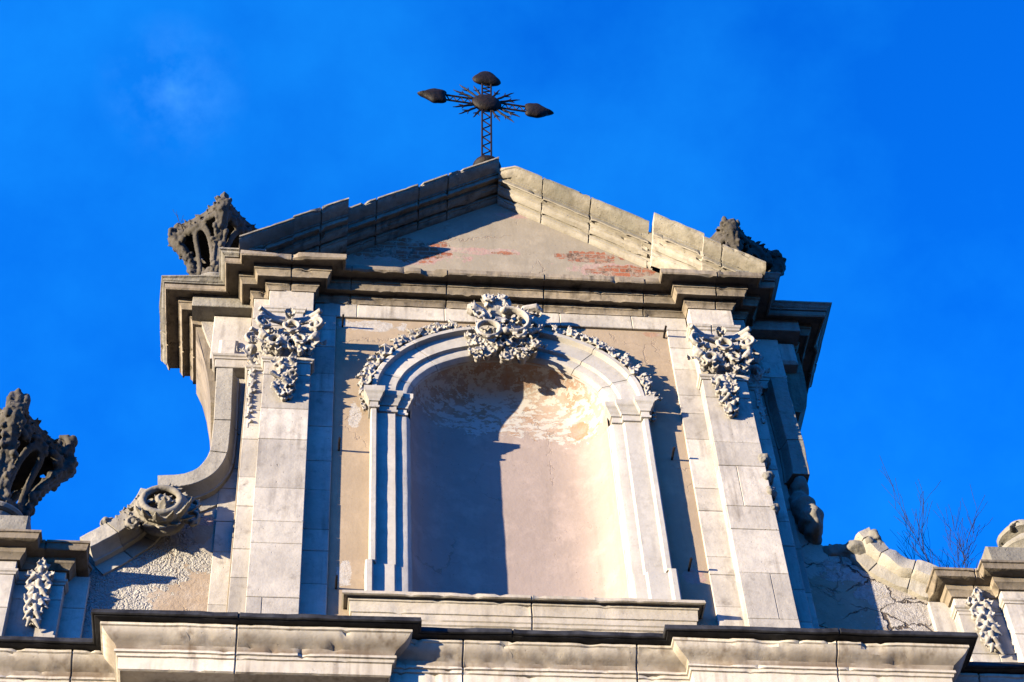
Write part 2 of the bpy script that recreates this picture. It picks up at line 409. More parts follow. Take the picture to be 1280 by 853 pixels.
# niche frame: jambs with stepped fasciae
FR = [(0, .0), (0, -.13), (.012, -.142), (.055, -.142), (.06, -.13), (.066, -.10), (.072, -.085), (.245, -.085), (.25, -.072), (.258, -.058), (.262, -.05), (.35, -.05), (.362, -.046), (.398, .0), (.405, .03)]
for s in (-1, 1):
    mb = MB(); rows = []; ks = []
    zs = [14.38+(16.52-14.38)*i/24 for i in range(25)]
    for z in zs: rows.append([(s*(AO-d), y, z) for d, y in FR])
    mb.strips(rows)
    # plinth, a little wider than the shaft
    rows = [[(s*(AO+.035-d*1.09), y-(.03 if y < .0 else 0), z) for d, y in FR] for z in (13.93, 14.34, 14.375)]
    rows.append([(s*(AO-d), y-.001, 14.40) for d, y in FR])
    mb.strips(rows)
    jm = child('niche_jamb', mb, FRAME, church, smooth=True, angle=30, wear=.004)
    # impost: the fasciae wrapped by a small cornice
    mb = MB(); prof = [(0, 16.505), (.018, 16.51), (.02, 16.535), (.006, 16.54), (.006, 16.60), (.02, 16.605), (.022, 16.625), (.03, 16.64), (.045, 16.665), (.05, 16.69), (.06, 16.70), (.070, 16.715), (.072, 16.775), (0, 16.785)]
    fr2 = [(-.0, .06), (0, -.142), (.068, -.142), (.068, -.085), (.252, -.085), (.252, -.05), (.355, -.05), (.355, .30)]
    pl = [(s*(AO-d), y) for d, y in fr2]
    if s > 0: pl = pl[::-1]
    sweep_plan(mb, pl, prof, step=.05, joint_every=9)
    child('niche_impost', mb, FRAME, jm, smooth=True, angle=35, wear=.003)
# archivolt
mb = MB(); rows = []; ks = []; k = .5
jt = {9: 1, 24: 1, 40: 1, 54: 1, 71: 1, 85: 1}
NA = 96
for i in range(NA+1):
    th = PI-PI*i/NA
    if i in jt:
        for e, gd in ((-.004, 0), (-.002, .012), (.002, .012), (.004, 0)):
            rows.append([(*arch_pt(th-e, d)[:1], y+gd, arch_pt(th-e, d)[1]) for d, y in FR]); ks.append(0 if gd else k)
        k = random.random()
    else:
        rows.append([(arch_pt(th, d)[0], y, arch_pt(th, d)[1]) for d, y in FR]); ks.append(k)
mb.strips(rows, True, ks)
child('niche_archivolt', mb, FRAME, church, smooth=True, angle=30, wear=.004)
# sill
mb = MB()
prof = [(0.0, 14.0), (.10, 13.955), (.155, 13.95), (.16, 13.912), (.145, 13.905), (.14, 13.92), (.105, 13.92), (.10, 13.885), (.088, 13.88), (.08, 13.765), (.068, 13.76), (.066, 13.70), (.055, 13.69), (.05, 13.66), (.035, 13.65), (.03, 13.62), (0, 13.60), (0, 13.3)]
sweep_plan(mb, [(-1.48, .2), (-1.48, -.05), (1.48, -.05), (1.48, .2)], prof, step=.05, joint_every=2.6, chip=.008)
child('sill', mb, SILLM, church, smooth=True, angle=30, wear=.004)
b = MB(); b.box(-1.47, 1.47, -.03, .5, 12.8, 13.955); child('niche_floor', b, COPE, church)

# stone strips beside the pilasters and the frieze over the panel
for s in (-1, 1):
    mb = MB(); x0, x1 = sorted((s*X_S, s*(X_P0+.01)))
    mb.stack(x0, x1, Y_ST, .1, Z0, 18.10, [.52, .34, .6, .45, .28])
    child('stone_strip', mb, STONE, church)
mb = MB(); xs = [-2.0, -1.55, -.62, .62, 1.4, 2.0]
for i in range(5): mb.box(xs[i]+.002, xs[i+1]-.002, Y_ST, .1, 18.104, 18.33, jit=.002)
child('frieze', mb, STONE, church)

# pilasters
capital_shapes = []
NECK = [(-.02, 17.115), (.012, 17.12), (.015, 17.14), (.03, 17.15), (.035, 17.175), (.02, 17.19), (.0, 17.20)]
pil_obj = {}
for s in (-1, 1):
    mb = MB(); x0, x1 = sorted((s*X_P0, s*X_P1))
    mb.stack(x0, x1, Y_PI, .15, Z0, 17.15, [.62, .47, .55, .28, .52] if s < 0 else [.55, .40, .62, .6, .32], split=.45)
    mb.stack(x0, x1, Y_PI, .15, 17.15, 18.0, [.5, .35])
    mb.box(x0, x1, Y_PI, .15, 18.004, 18.33, jit=.002)
    pl = [(x0, .1), (x0, Y_PI), (x1, Y_PI), (x1, .1)]
    sweep_plan(mb, pl, NECK, joint_every=9)
    up = [(0, 17.78), (.012, 17.79), (.014, 17.92), (.03, 17.93), (.034, 17.955), (.045, 17.965), (.05, 17.995), (0, 18.005)]
    if s < 0: pl = [(x0, .1), (x0, Y_PI), (-2.13, Y_PI), (-2.13, .1)]
    sweep_plan(mb, pl, up, joint_every=9)
    p = child('pilaster', mb, STONE, church, wear=.003); pil_obj[s] = p
    mb = MB(); x0, x1 = sorted((s*(X_P1-.01), s*X_H))
    mb.stack(x0, x1, Y_HP, .35, Z0, 18.33, [.5, .38, .66, .45])
    sweep_plan(mb, [(x0, .3), (x0, Y_HP), (x1, Y_HP), (x1, .3)], NECK, joint_every=9)
    child('half_pilaster', mb, STONE, church, wear=.003)

# main cornice
def mirror(path): return path+[(-x, y) for x, y in path[::-1]]
XW = 3.28
cpath = mirror([(-XW, 1.15), (-XW, Y_WG+.03), (-X_H, Y_WG+.03), (-X_H, Y_HP), (-X_P1, Y_HP), (-X_P1, Y_PI), (-X_P0, Y_PI), (-X_P0, Y_ST)])
CP = [(-.22, 18.60), (.305, 18.60), (.322, 18.585), (.322, 18.525), (.31, 18.508), (.29, 18.508), (.285, 18.545), (.178, 18.55), (.175, 18.51), (.174, 18.478), (.160, 18.474), (.155, 18.455), (.137, 18.425), (.134, 18.395), (.118, 18.395), (.115, 18.425), (.052, 18.428), (.05, 18.40), (.048, 18.372), (.035, 18.365), (.015, 18.335), (.012, 18.31), (-.05, 18.31)]
mb = MB(); sweep_plan(mb, cpath, CP, step=.035, joint_every=1.0, chip=.035)
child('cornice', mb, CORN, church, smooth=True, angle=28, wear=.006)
CY = [(-.25, 18.69), (.385, 18.685), (.395, 18.675), (.392, 18.66), (.375, 18.652), (.362, 18.635), (.35, 18.622), (.335, 18.615), (.332, 18.604), (-.25, 18.603)]
for s in (-1, 1):
    w = [(-XW, 1.15), (-XW, Y_WG+.03), (-X_H, Y_WG+.03), (-X_H, Y_HP), (-X_P1-.06, Y_HP)]
    if s > 0: w = [(-x, y) for x, y in w[::-1]]
    mb = MB(); sweep_plan(mb, w, CY, step=.035, joint_every=1.2, chip=.03)
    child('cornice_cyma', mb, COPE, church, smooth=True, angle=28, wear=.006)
b = MB(); b.box(-3.3, 3.3, .1, 1.2, 18.35, 18.64); child('cornice_top', b, COPE, church)

# pediment
K = .675
RP = [(0.0, .60), (0.0, -.42), (.006, -.43), (.030, -.43), (.034, -.415), (.05, -.41), (.075, -.385), (.095, -.34), (.108, -.30), (.112, -.285), (.128, -.285), (.130, -.265), (.186, -.265), (.190, -.25), (.165, -.245), (.160, -.185), (.186, -.182), (.206, -.18), (.210, -.165), (.235, -.145), (.246, -.115), (.248, -.10), (.222, -.095), (.220, -.075), (.262, -.072), (.275, -.070), (.280, -.055), (.298, -.045), (.318, -.018), (.33, .06)]
ZA = 20.64
for s in (-1, 1):
    mb = MB()
    def seg(x0, x1, layer, js, drop=0.0, drop2=0.0):
        rows, ks = [], []; L = x1-x0; k = random.random()
        for (t, gf) in stations(L, .035, js):
            x = x0+L*t; row = []
            for (v, y) in RP:
                yy = y+layer+(.02 if gf and y < .5 else 0)
                zz = ZA-K*x-v-drop-(.012 if gf and v < .05 else 0)
                if s > 0 and v < .1 and x < .22: zz -= .09*(1-x/.22); yy += .10*(1-x/.22)
                w = noise.noise(Vector((s*x*4, v*9, 3.3)))
                if v < .06 and w > .28: yy += (w-.28)*.10; zz -= (w-.28)*.06
                w2 = noise.noise(Vector((s*x*13, v*22, 8.1)))
                if w2 > .33: yy += (w2-.33)*.09
                row.append((s*x, yy if v > 0 or y < .5 else y, max(zz, 18.59)))
            rows.append(row)
            if gf: k = random.random()
            ks.append(0 if gf else k)
        mb.strips(rows, True, ks, split=12)
    if s < 0:
        seg(-.035, 1.72, Y_ST, [.34, .53, .80]); seg(1.68, 2.27, Y_PI+.005, [.5], .004); seg(2.255, 2.82, Y_PI+.014, [], .025)
    else:
        seg(.034, 1.66, Y_ST, [.30, .62], .0); seg(1.70, 2.22, Y_PI+.005, [], .004); seg(1.60, 1.72, Y_ST+.10, [], .06); seg(2.21, 2.84, Y_PI+.014, [.3], .05)
    child('raking_cornice', mb, CREAM if s > 0 else CORN, church, smooth=True, angle=28, wear=.006, mat2=RAKE)  # left slope's shade put into its colour: darker stone than the sunlit right
mb = MB(); mb.poly_prism([(-2.6, 18.55), (2.6, 18.55), (0.0, ZA-.25)], Y_ST, .55)
child('tympanum', mb, TYMP, church)
# lower entablature
LP = [(-.25, 12.68), (.425, 12.70), (.435, 12.695), (.435, 12.672), (.42, 12.665), (.405, 12.64), (.375, 12.612), (.34, 12.59), (.31, 12.57), (.297, 12.545), (.292, 12.525), (.31, 12.522), (.312, 12.495), (.295, 12.49), (.29, 12.465), (.275, 12.46), (.268, 12.345), (.25, 12.338), (.245, 12.365), (.06, 12.37), (.055, 12.29), (.03, 12.25), (.0, 12.23), (0, 11.3), (-.2, 11.3)]
lpath = mirror([(-8.0, -.28), (-3.15, -.28), (-3.15, -.63), (-1.51, -.63), (-1.51, -.52)])
mb = MB(); sweep_plan(mb, lpath, LP, step=.035, joint_every=1.25, chip=.02)
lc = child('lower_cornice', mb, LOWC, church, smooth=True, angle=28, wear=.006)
FL = [(-.25, 12.84), (.49, 12.772), (.505, 12.766), (.51, 12.722), (.50, 12.715), (.485, 12.718), (.48, 12.712), (.425, 12.706), (.40, 12.703), (-.25, 12.70)]
mb = MB(); sweep_plan(mb, lpath, FL, step=.12, joint_every=99)
child('lead_flashing', mb, LEAD, lc, wear=.013, wscale=5)
b = MB(); b.box(-7.9, 7.9, -.10, .6, 12.2, 12.84); b.box(-2.95, 2.95, -.45, .2, 12.2, 12.84)
child('ledge', b, LEAD, church)
b = MB(); b.box(-8.0, 8.0, -.27, 1.6, 0, 11.35); b.box(-3.15, 3.15, -.5, .2, 0, 11.32)
child('lower_wall', b, LWALL, church)
for x in (-2.85, -1.8, 1.8, 2.85):
    mb = MB(); mb.stack(x-.3, x+.3, -.62, -.2, 0, 11.30, [.6, .5, .7]); child('lower_pilaster', mb, STONE, church)

# wings
def smooth_line(pts, n):
    out = []
    for i in range(len(pts)-1):
        p0 = Vector(pts[max(0, i-1)]); p1 = Vector(pts[i]); p2 = Vector(pts[i+1]); p3 = Vector(pts[min(len(pts)-1, i+2)])
        for q in range(n):
            t = q/n
            out.append(.5*((2*p1)+(-p0+p2)*t+(2*p0-5*p1+4*p2-p3)*t*t+(-p0+3*p1-3*p2+p3)*t**3))
    out.append(Vector(pts[-1])); return out
def sweep_xz(mb, pts, prof, side, joints=(), rough=0.0):
    """moulding along a line in the facade plane; prof = (distance inward, y); side = +1 when inward is to the right of travel"""
    rows, ks = [], []; k = random.random()
    for i, p in enumerate(pts):
        d = (pts[min(len(pts)-1, i+1)]-pts[max(0, i-1)]).normalized(); nrm = Vector((d.y, -d.x))*side
        js = (0, 1, 1, 0) if i in joints else (0,)
        for q, gf in enumerate(js):
            pp = p+d*((q-1.5)*.005 if len(js) > 1 else 0)
            rows.append([(pp.x+nrm.x*(dd+(.012 if gf and dd == 0 else 0)), y+(.014 if gf and y < .5 else 0), pp.y+nrm.y*(dd+(.012 if gf and dd == 0 else 0))) for dd, y in prof])
            if gf: k = random.random()
            ks.append(0 if gf else k)
    mb.strips(rows, True, ks)
COP = [(0, 1.1), (0, .085), (.006, .08), (.165, .08), (.17, .085), (.175, .12), (.19, .16), (.205, .20), (.215, .215), (.23, .22), (.235, .275), (.36, .278), (.365, .32)]
# left wing
wl_pts = [(-6.5, 12.2), (-6.5, 14.3), (-4.1, 14.4), (-3.95, 14.72), (-3.7, 14.98), (-3.55, 15.2), (-3.5, 15.45), (-3.15, 15.55), (-2.95, 15.75), (-2.88, 16.1), (-2.90, 17.1), (-2.95, 17.4), (-3.0, 17.75), (-3.12, 18.05), (-3.2, 18.33), (-2.6, 18.33), (-2.6, 12.2)]
mb = MB(); mb.poly_prism(wl_pts, Y_WG, 1.12)
wing_l = child('wing_wall', mb, WINGL, church)
mb = MB()
sweep_xz(mb, smooth_line([(-3.42, 15.665), (-3.23, 15.69), (-3.12, 15.735), (-3.03, 15.82), (-2.97, 15.95), (-2.945, 16.12), (-2.945, 16.5), (-2.97, 17.3)], 5), COP, 1, joints=(23, 30))
sweep_xz(mb, smooth_line([(-4.05, 14.80), (-3.98, 14.86), (-3.87, 14.955), (-3.78, 15.05), (-3.70, 15.135), (-3.655, 15.22), (-3.60, 15.34), (-3.56, 15.48)], 5), COP, 1, joints=(12, 21))
child('coping', mb, COPL, wing_l, smooth=True, angle=30, wear=.006)
mb = MB(); mb.stack(-2.84, -2.62, .27, .5, Z0, 15.95, [.42, .6, .5]); child('stone_strip', mb, STONE, wing_l, wear=.003)
LEDGE = [(-.02, 17.535), (.012, 17.54), (.016, 17.565), (.03, 17.575), (.036, 17.60), (0, 17.615)]
mb = MB(); mb.box(-3.0, -2.6, .16, .5, 17.42, 17.62); sweep_plan(mb, [(-3.0, .9), (-3.0, .16), (-2.62, .16), (-2.62, .3)], LEDGE, joint_every=9)
mb.box(-3.06, -2.62, .22, .5, 17.62, 18.33); mb.box(-2.98, -2.78, .17, .4, 17.62, 17.9, .03)
child('wing_impost', mb, STONE, wing_l, wear=.006)
# corbel block under the left end of the cornice
def corbel(mb, s, y0, y1, x_in=3.0, low=17.05):
    pr = [(x_in-.06, low), (x_in+.02, low+.04), (x_in+.05, low+.3), (x_in+.10, low+.6), (x_in+.17, low+.85), (x_in+.24, low+1.05), (x_in+.26, 18.33), (x_in-.3, 18.33), (x_in-.3, low)]
    mb.poly_prism([(s*x, z) for x, z in pr], y0, y1)
mb = MB(); corbel(mb, -1, .36, 1.12); child('corbel', mb, CORN, wing_l, wear=.012, wscale=4)
# right wing: the coping has broken away
wr_pts = [(6.5, 12.2), (6.5, 14.3), (4.1, 14.4), (4.02, 14.70), (3.88, 14.80), (3.74, 14.90), (3.62, 15.0), (3.54, 15.16), (3.49, 15.25), (3.455, 15.31), (3.43, 15.27), (3.38, 15.24), (3.31, 15.245), (3.24, 15.22), (3.17, 15.225), (3.11, 15.25), (3.085, 15.20), (3.075, 15.02), (3.06, 15.20), (3.0, 15.26), (2.95, 15.28), (2.95, 16.3), (2.97, 17.4), (2.97, 18.05), (3.1, 18.33), (2.6, 18.33), (2.6, 12.2)]
mb = MB(); mb.poly_prism(wr_pts[::-1], Y_WG, 1.12)
wing_r = child('wing_wall', mb, WINGR, church)
mb = MB()
sweep_xz(mb, smooth_line([(4.14, 14.78), (4.05, 14.80), (3.90, 14.875), (3.775, 14.93), (3.67, 15.03), (3.58, 15.14), (3.53, 15.25), (3.50, 15.31)], 4), [(0, 1.0), (0, .13), (.01, .12), (.15, .12), (.17, .15), (.18, .22), (.30, .25), (.31, .32)], -1, joints=(9, 17, 23))
child('coping', mb, COPL, wing_r, smooth=True, angle=40, wear=.034, wscale=5)
mb = MB()
sweep_xz(mb, smooth_line([(3.0, 16.0), (3.02, 16.4), (3.0, 17.2), (3.0, 17.5)], 6), COP, -1, joints=(7,))
child('coping', mb, COPE, wing_r, smooth=True, angle=30, wear=.012, wscale=5)
mb = MB(); mb.stack(2.62, 2.80, .24, .5, Z0, 17.4, [.6, .8, .5]); child('stone_strip', mb, STONE, wing_r, wear=.003)
mb = MB(); mb.box(2.6, 3.0, .16, .5, 17.42, 17.62); sweep_plan(mb, [(2.62, .3), (2.62, .16), (3.0, .16), (3.0, .9)], LEDGE, joint_every=9)
mb.box(2.62, 3.06, .22, .5, 17.62, 18.33); mb.box(3.0, 3.25, .25, .5, 17.98, 18.33, .03); mb.box(2.78, 2.98, .17, .4, 17.62, 17.9, .03)
child('wing_impost', mb, STONE, wing_r, wear=.006)
mb = MB(); mb.poly_prism([(3.08, 17.40), (3.11, 17.34), (3.19, 17.34), (3.27, 17.43), (3.31, 17.62), (3.33, 17.9), (3.33, 18.34), (2.9, 18.34), (2.9, 18.12), (3.00, 18.10), (3.045, 18.04), (3.06, 17.92)], .40, .95); child('corbel', mb, CORN, wing_r, wear=.012, wscale=4)

# pedestals at the outer ends
PP = [(-.25, 14.60), (.19, 14.60), (.20, 14.59), (.20, 14.565), (.185, 14.56), (.175, 14.505), (.165, 14.50), (.07, 14.495), (.065, 14.44), (.05, 14.43), (.03, 14.395), (.025, 14.38), (-.05, 14.38)]
PN = [(-.03, 14.21), (.01, 14.215), (.014, 14.235), (.026, 14.245), (.03, 14.265), (0, 14.28)]
ped_obj = {}
for s in (-1, 1):
    mb = MB()
    def bx(x0, x1, *a, **k):
        x0, x1 = sorted((s*x0, s*x1)); mb.box(x0, x1, *a, **k)
    def st(x0, x1, *a, **k):
        x0, x1 = sorted((s*x0, s*x1)); mb.stack(x0, x1, *a, **k)
    st(4.55, 5.6, 0.0, .8, 12.6, 14.42, [.5, .62]); st(4.12, 4.56, .12, .8, 12.6, 14.42, [.55, .5])
    st(3.92, 4.14, .24, .6, 12.6, 14.45, [.6, .75])
    pt = [(-5.6, .9), (-5.6, 0), (-4.55, 0), (-4.55, .12), (-4.12, .12), (-4.12, .9)]
    if s > 0: pt = [(-x, y) for x, y in pt[::-1]]
    sweep_plan(mb, pt, PN, joint_every=9)
    pd = child('pedestal', mb, STONE, church, wear=.003); ped_obj[s] = pd
    mb = MB(); sweep_plan(mb, pt, PP, step=.07, joint_every=1.1, chip=.03)
    child('pedestal_cornice', mb, CORN, pd, smooth=True, angle=28, wear=.006)
    mb = MB(); bx(4.50, 5.5, -.10, .8, 14.60, 14.88, .015); bx(4.0, 4.6, .0, .8, 14.5, 14.61)
    child('pedestal_block', mb, COPE, pd, wear=.008)

# ------------------------------------------------------------------ carving
class Carve(MB):
    def blob(s, c, r, seg=10):
        rx, ry, rz = (r, r, r) if not isinstance(r, tuple) else r
        V, Fs = [], []
        for i in range(seg+1):
            a = PI*i/seg
            for j in range(seg*2):
                bb = PI*j/seg; V.append((c[0]+rx*math.sin(a)*math.cos(bb), c[1]+ry*math.sin(a)*math.sin(bb), c[2]+rz*math.cos(a)))
        n = seg*2
        for i in range(seg):
            for j in range(n): Fs.append((i*n+j, i*n+(j+1) % n, (i+1)*n+(j+1) % n, (i+1)*n+j))
        s.add(V, Fs)
    def tube(s, pts, rad, seg=8, flat=1.0, up=None):
        P = [Vector(p) for p in pts]; n = len(P)
        if not isinstance(rad, (list, tuple)): rad = [rad]*n
        rows = []
        for i in range(n):
            d = (P[min(n-1, i+1)]-P[max(0, i-1)]).normalized()
            ref = Vector(up) if up else (Vector((0, -1, 0)) if abs(d.y) < .9 else Vector((1, 0, 0)))
            a = d.cross(ref).normalized(); bb = a.cross(d).normalized()
            rows.append([tuple(P[i]+a*rad[i]*math.cos(q*2*PI/seg)+bb*rad[i]*flat*math.sin(q*2*PI/seg)) for q in range(seg)])
        o = len(s.v)
        for r in rows: s.v += r
        for i in range(n-1):
            for j in range(seg): s.face((o+i*seg+j, o+i*seg+(j+1) % seg, o+(i+1)*seg+(j+1) % seg, o+(i+1)*seg+j))
        s.face([o+j for j in range(seg)][::-1]); s.face([o+(n-1)*seg+j for j in range(seg)])
    def scroll(s, c, r, a0, turns, tr, shrink=.35, tilt=0.0, n=26, lift=0.0, band=1.9):
        """C-scroll or volute in the facade plane (x,z) round c; winds in from a0"""
        pts, rad = [], []
        for i in range(n+1):
            t = i/n; a = a0+turns*2*PI*t; q = r*(1-(1-shrink)*t)
            pts.append((c[0]+q*math.cos(a), c[1]-lift*t+tilt*q*math.cos(a), c[2]+q*math.sin(a))); rad.append(tr*(1-.35*t))
        s.tube(pts, [q*.8 for q in rad], 8, band)
        s.blob(pts[-1], tr*1.25, 6); s.blob(pts[0], tr*1.1, 6)
        for i in range(2, n, 4):
            a = a0+turns*2*PI*i/n; s.petal(pts[i], (math.cos(a)+.5*math.sin(a)*turns, -.15, math.sin(a)-.5*math.cos(a)*turns), (0, -1, 0), tr*2.0, tr*.75, .012, .4)
    def petal(s, p, d, nrm, L, W, T, cup=.35):
        """pointed, cupped petal: from p along d, its face turned to nrm"""
        d = Vector(d).normalized(); nrm = Vector(nrm); nrm = (nrm-d*nrm.dot(d)).normalized(); sd = d.cross(nrm)
        p = Vector(p); rows = []; seg = 8; n = 7
        for i in range(n+1):
            t = i/n; w = W*math.sin(PI*min(1, .12+.88*t)**.8)*(1-.25*t)+.003; th = T*(1-.55*t)
            mid = p+d*(L*t)+nrm*(cup*L*t*t)
            rows.append([mid+sd*(w*math.cos(q*2*PI/seg))+nrm*(th*math.sin(q*2*PI/seg)+cup*w*abs(math.cos(q*2*PI/seg))*.6) for q in range(seg)])
        o = len(s.v)
        for r in rows: s.v += [tuple(q) for q in r]
        for i in range(n):
            for j in range(seg): s.face((o+i*seg+j, o+i*seg+(j+1) % seg, o+(i+1)*seg+(j+1) % seg, o+(i+1)*seg+j))
        s.face([o+j for j in range(seg)][::-1]); s.face([o+n*seg+j for j in range(seg)])
    def leaf(s, p, ang, length, width, out=.08, curl=.5, n=5):
        """acanthus leaf: a bowed spine with paired lobes and a rolled tip"""
        pts, dirs = [], []
        for i in range(n+1):
            t = i/n; a = ang+curl*t
            pts.append(Vector((p[0]+math.cos(a)*length*t, p[1]-math.sin(t*PI*.85)*out, p[2]+math.sin(a)*length*t))); dirs.append(a)
        s.tube(pts, [width*(.42-.22*i/n) for i in range(n+1)], 6, .6)
        for i in range(n):
            for sd in (-1, 1):
                a = dirs[i]+sd*(.95-.06*i); f = 1-.10*i
                s.petal(pts[i], (math.cos(a), -.25, math.sin(a)), (0, -1, 0), width*1.45*f, width*.46*f, .011, .25)
        s.petal(pts[-1], (math.cos(dirs[-1]), -.6, math.sin(dirs[-1])), (0, -1, -.3), width*1.2, width*.5, .012, .5)
    def flower(s, c, r, rng, petals=5):
        a0 = rng.uniform(0, 6); c = Vector(c); kind = rng.random()
        for i in range(petals):
            a = a0+2*PI*i/petals+rng.uniform(-.2, .2); L = r*rng.uniform(.85, 1.25)
            s.petal(c+Vector((0, r*.35, 0)), (math.cos(a), -rng.uniform(.25, .8), math.sin(a)), (-.2*math.cos(a), -1, -.2*math.sin(a)), L, r*.58, .013+r*.10, rng.uniform(.1, .55))
        if kind < .45: s.blob((c.x, c.y-.05*r, c.z), r*.26, 6)
        s.blob((c.x, c.y+r*.6, c.z), r*.55, 6)
    def carve(s, name, mat, parent, voxel=.011, rough=.006, rscale=22):
        o = MB.build(s, name, mat, None, recalc=False)
        md = o.modifiers.new('r', 'REMESH'); md.mode = 'VOXEL'; md.voxel_size = voxel; md.use_smooth_shade = True
        dg = bpy.context.evaluated_depsgraph_get(); dg.update()
        me = bpy.data.meshes.new_from_object(o.evaluated_get(dg))
        o.modifiers.clear(); old = o.data; o.data = me; bpy.data.meshes.remove(old); me.name = name
        if rough:
            nv = [(v.co.copy(), v.normal.copy()) for v in me.vertices]; co = []
            for p, nm in nv:
                d = noise.noise(p*rscale)*.6+noise.noise(p*rscale*2.3)*.4
                co += list(p+nm*d*rough)
            me.vertices.foreach_set('co', co); me.update()
        me.polygons.foreach_set('use_smooth', [True]*len(me.polygons))
        if not me.materials: me.materials.append(mat)
        if parent: o.parent = parent
        return o

def capital(s, seed):
    rng = random.Random(seed); c = Carve(); X = s*2.245
    q = lambda u, z, y=-.27: (X+u, y, z)
    # abacus: concave slab with projecting horns
    for sd in (-1, 1):
        c.tube([q(sd*.315, 17.72, -.40), q(sd*.25, 17.71, -.34), q(sd*.16, 17.70, -.28), q(0, 17.70, -.26)], [.030, .034, .034, .034], 8)
        c.tube([q(sd*.30, 17.655, -.385), q(sd*.22, 17.65, -.31), q(0, 17.65, -.24)], [.022, .026, .03], 8)
        # corner volute
        c.scroll((X+sd*.255, -.35, 17.53), .088, PI/2, -sd*1.3, .026, .25, tilt=sd*-.35)
        c.leaf(q(sd*.20, 17.22, -.20), PI/2-sd*.35, .20, .05, .09, -sd*.5)
        c.blob(q(sd*.26, 17.38, -.31), (.05, .05, .045), 7); c.tube([q(sd*.29, 17.44, -.33), q(sd*.24, 17.36, -.32), q(sd*.17, 17.34, -.26)], [.03, .038, .02])
        c.leaf(q(sd*.10, 17.20, -.20), PI/2-sd*.15, .2, .05, .07, sd*.4)
    # fleuron and ring
    for i in range(7):
        a = PI/2+(i-3)*.42; c.petal(q(.0, 17.66, -.33), (math.cos(a), -.55, math.sin(a)), (0, -1, -.2), .10, .034, .014, .55)
    c.flower((X+.0, -.37, 17.68), .055, rng, 6)
    c.scroll((X+.02, -.33, 17.50), .085, .6*PI, -.85, .026, .8, lift=.02)
    c.scroll((X-.14*1, -.29, 17.31), .085, .15*PI, .9, .028, .55, lift=.02)
    c.scroll((X+.11, -.29, 17.34), .072, .9*PI, -.95, .026, .5, lift=.02)
    c.leaf(q(-.02, 17.25, -.26), PI/2+.2, .16, .05, .06, .3)
    for (u, z, r) in ((-.1, 17.22, .05), (.03, 17.24, .045), (.12, 17.2, .045)): c.flower((X+u, -.27, z), r, rng)
    for i in range(30):
        u = rng.uniform(-.24, .24); z = rng.uniform(17.24, 17.58); c.flower((X+u, -.22-.05*rng.random(), z), rng.uniform(.04, .06), rng, 4)
    # drop of flowers over the necking
    for (u, z, r) in ((-.10, 17.05, .072), (.05, 17.12, .055), (.065, 17.0, .045), (-.02, 16.98, .04), (-.10, 16.87, .058), (.055, 16.88, .066), (-.02, 16.84, .04), (-.08, 16.73, .055), (.045, 16.73, .058), (-.03, 16.66, .045), (-.045, 16.57, .050), (.03, 16.60, .04)):
        c.flower((X+u, -.235, z), r*1.15, rng, 6); c.flower((X+u*.8+.02, -.20, z-.03), r, rng, 5)
    for i in range(9):
        z = 17.1-.055*i; u = rng.uniform(-.1, .08)
        c.tube([q(u, z, -.21), q(u+rng.uniform(-.07, .07), z-.05, -.28), q(u+rng.uniform(-.09, .09), z-.09, -.24)], [.014, .024, .010])
    c.tube([q(-.03, 17.1, -.18), q(-.02, 16.85, -.18), q(-.01, 16.6, -.18)], [.09, .07, .03])
    return c.carve('capital', CARVE, pil_obj[s], .0078, .003)
capital(-1, 3); capital(1, 11)
# outer half capitals and thin side drops
for s in (-1, 1):
    rng = random.Random(20+s); c = Carve(); X = s*2.60
    c.tube([(X+s*.05, -.17, 17.66), (X, -.13, 17.66), (X-s*.1, -.1, 17.66)], [.03, .034, .03])
    c.scroll((X+s*.02, -.14, 17.52), .075, PI/2, -s*1.2, .025, .25, tilt=-s*.3)
    c.blob((X+s*.02, -.12, 17.38), (.06, .06, .05)); c.leaf((X, -.05, 17.2), PI/2-s*.3, .22, .055, .09, -s*.4)
    c.leaf((X-s*.08, -.07, 17.2), PI/2, .2, .05, .06, s*.3)
    for i in range(12):
        c.flower((X+rng.uniform(-.02, .03)*1, -.06, 17.18-.085*i*(.9 if s < 0 else .6)), .04*(1-.03*i)+.006, rng, 4)
    c.tube([(X, -.04, 17.2), (X, -.04, 17.2-(.95 if s < 0 else .6))], [.035, .014])
    c.carve('capital', CARVE, [o for o in church.children if o.name.startswith('half_pilaster')][0 if s < 0 else 1], .0085, .003)

# cartouche over the arch
rng = random.Random(5); c = Carve()
Q = lambda x, z, y=-.24: (x, y+.10, z)
c.blob(Q(0, 17.75, -.15), (.33, .05, .26), 14)
c.blob(Q(-.02, 17.95, -.10), (.2, .08, .25), 12)
for i in range(64):
    a = rng.uniform(0, 2*PI); q = rng.uniform(.15, 1)**.5
    c.flower((-.01+.36*q*math.cos(a), -.10-.05*(1-q), 17.75+.33*q*math.sin(a)), rng.uniform(.05, .075), rng, rng.choice((4, 5)))
# shell knob at the top
for a in range(-3, 4):
    c.tube([Q(-.06, 18.02, -.20), Q(-.06+a*.028, 18.15, -.29), Q(-.07+a*.042, 18.27-.012*a*a, -.33)], [.02, .034, .036])
for a in range(6):
    q = 1.0+a*.38; c.petal(Q(-.15, 18.20, -.27), (math.cos(q), -.35, math.sin(q)), (0, -1, 0), .125, .036, .020, .35)
c.scroll((-.155, -0.26, 18.225), .055, 2.6, 1.1, .026, .25); c.scroll((-.03, -0.24, 18.27), .045, .3, -1.1, .024, .25)
for a in range(5): c.petal(Q(-.02, 18.22, -.26), (math.cos(.5+a*.45), -.3, math.sin(.5+a*.45)), (0, -1, 0), .12, .034, .018, .4)
c.tube([Q(.05, 18.25, -.3), Q(.05, 18.13, -.3), Q(.0, 18.02, -.26)], [.035, .03, .02])
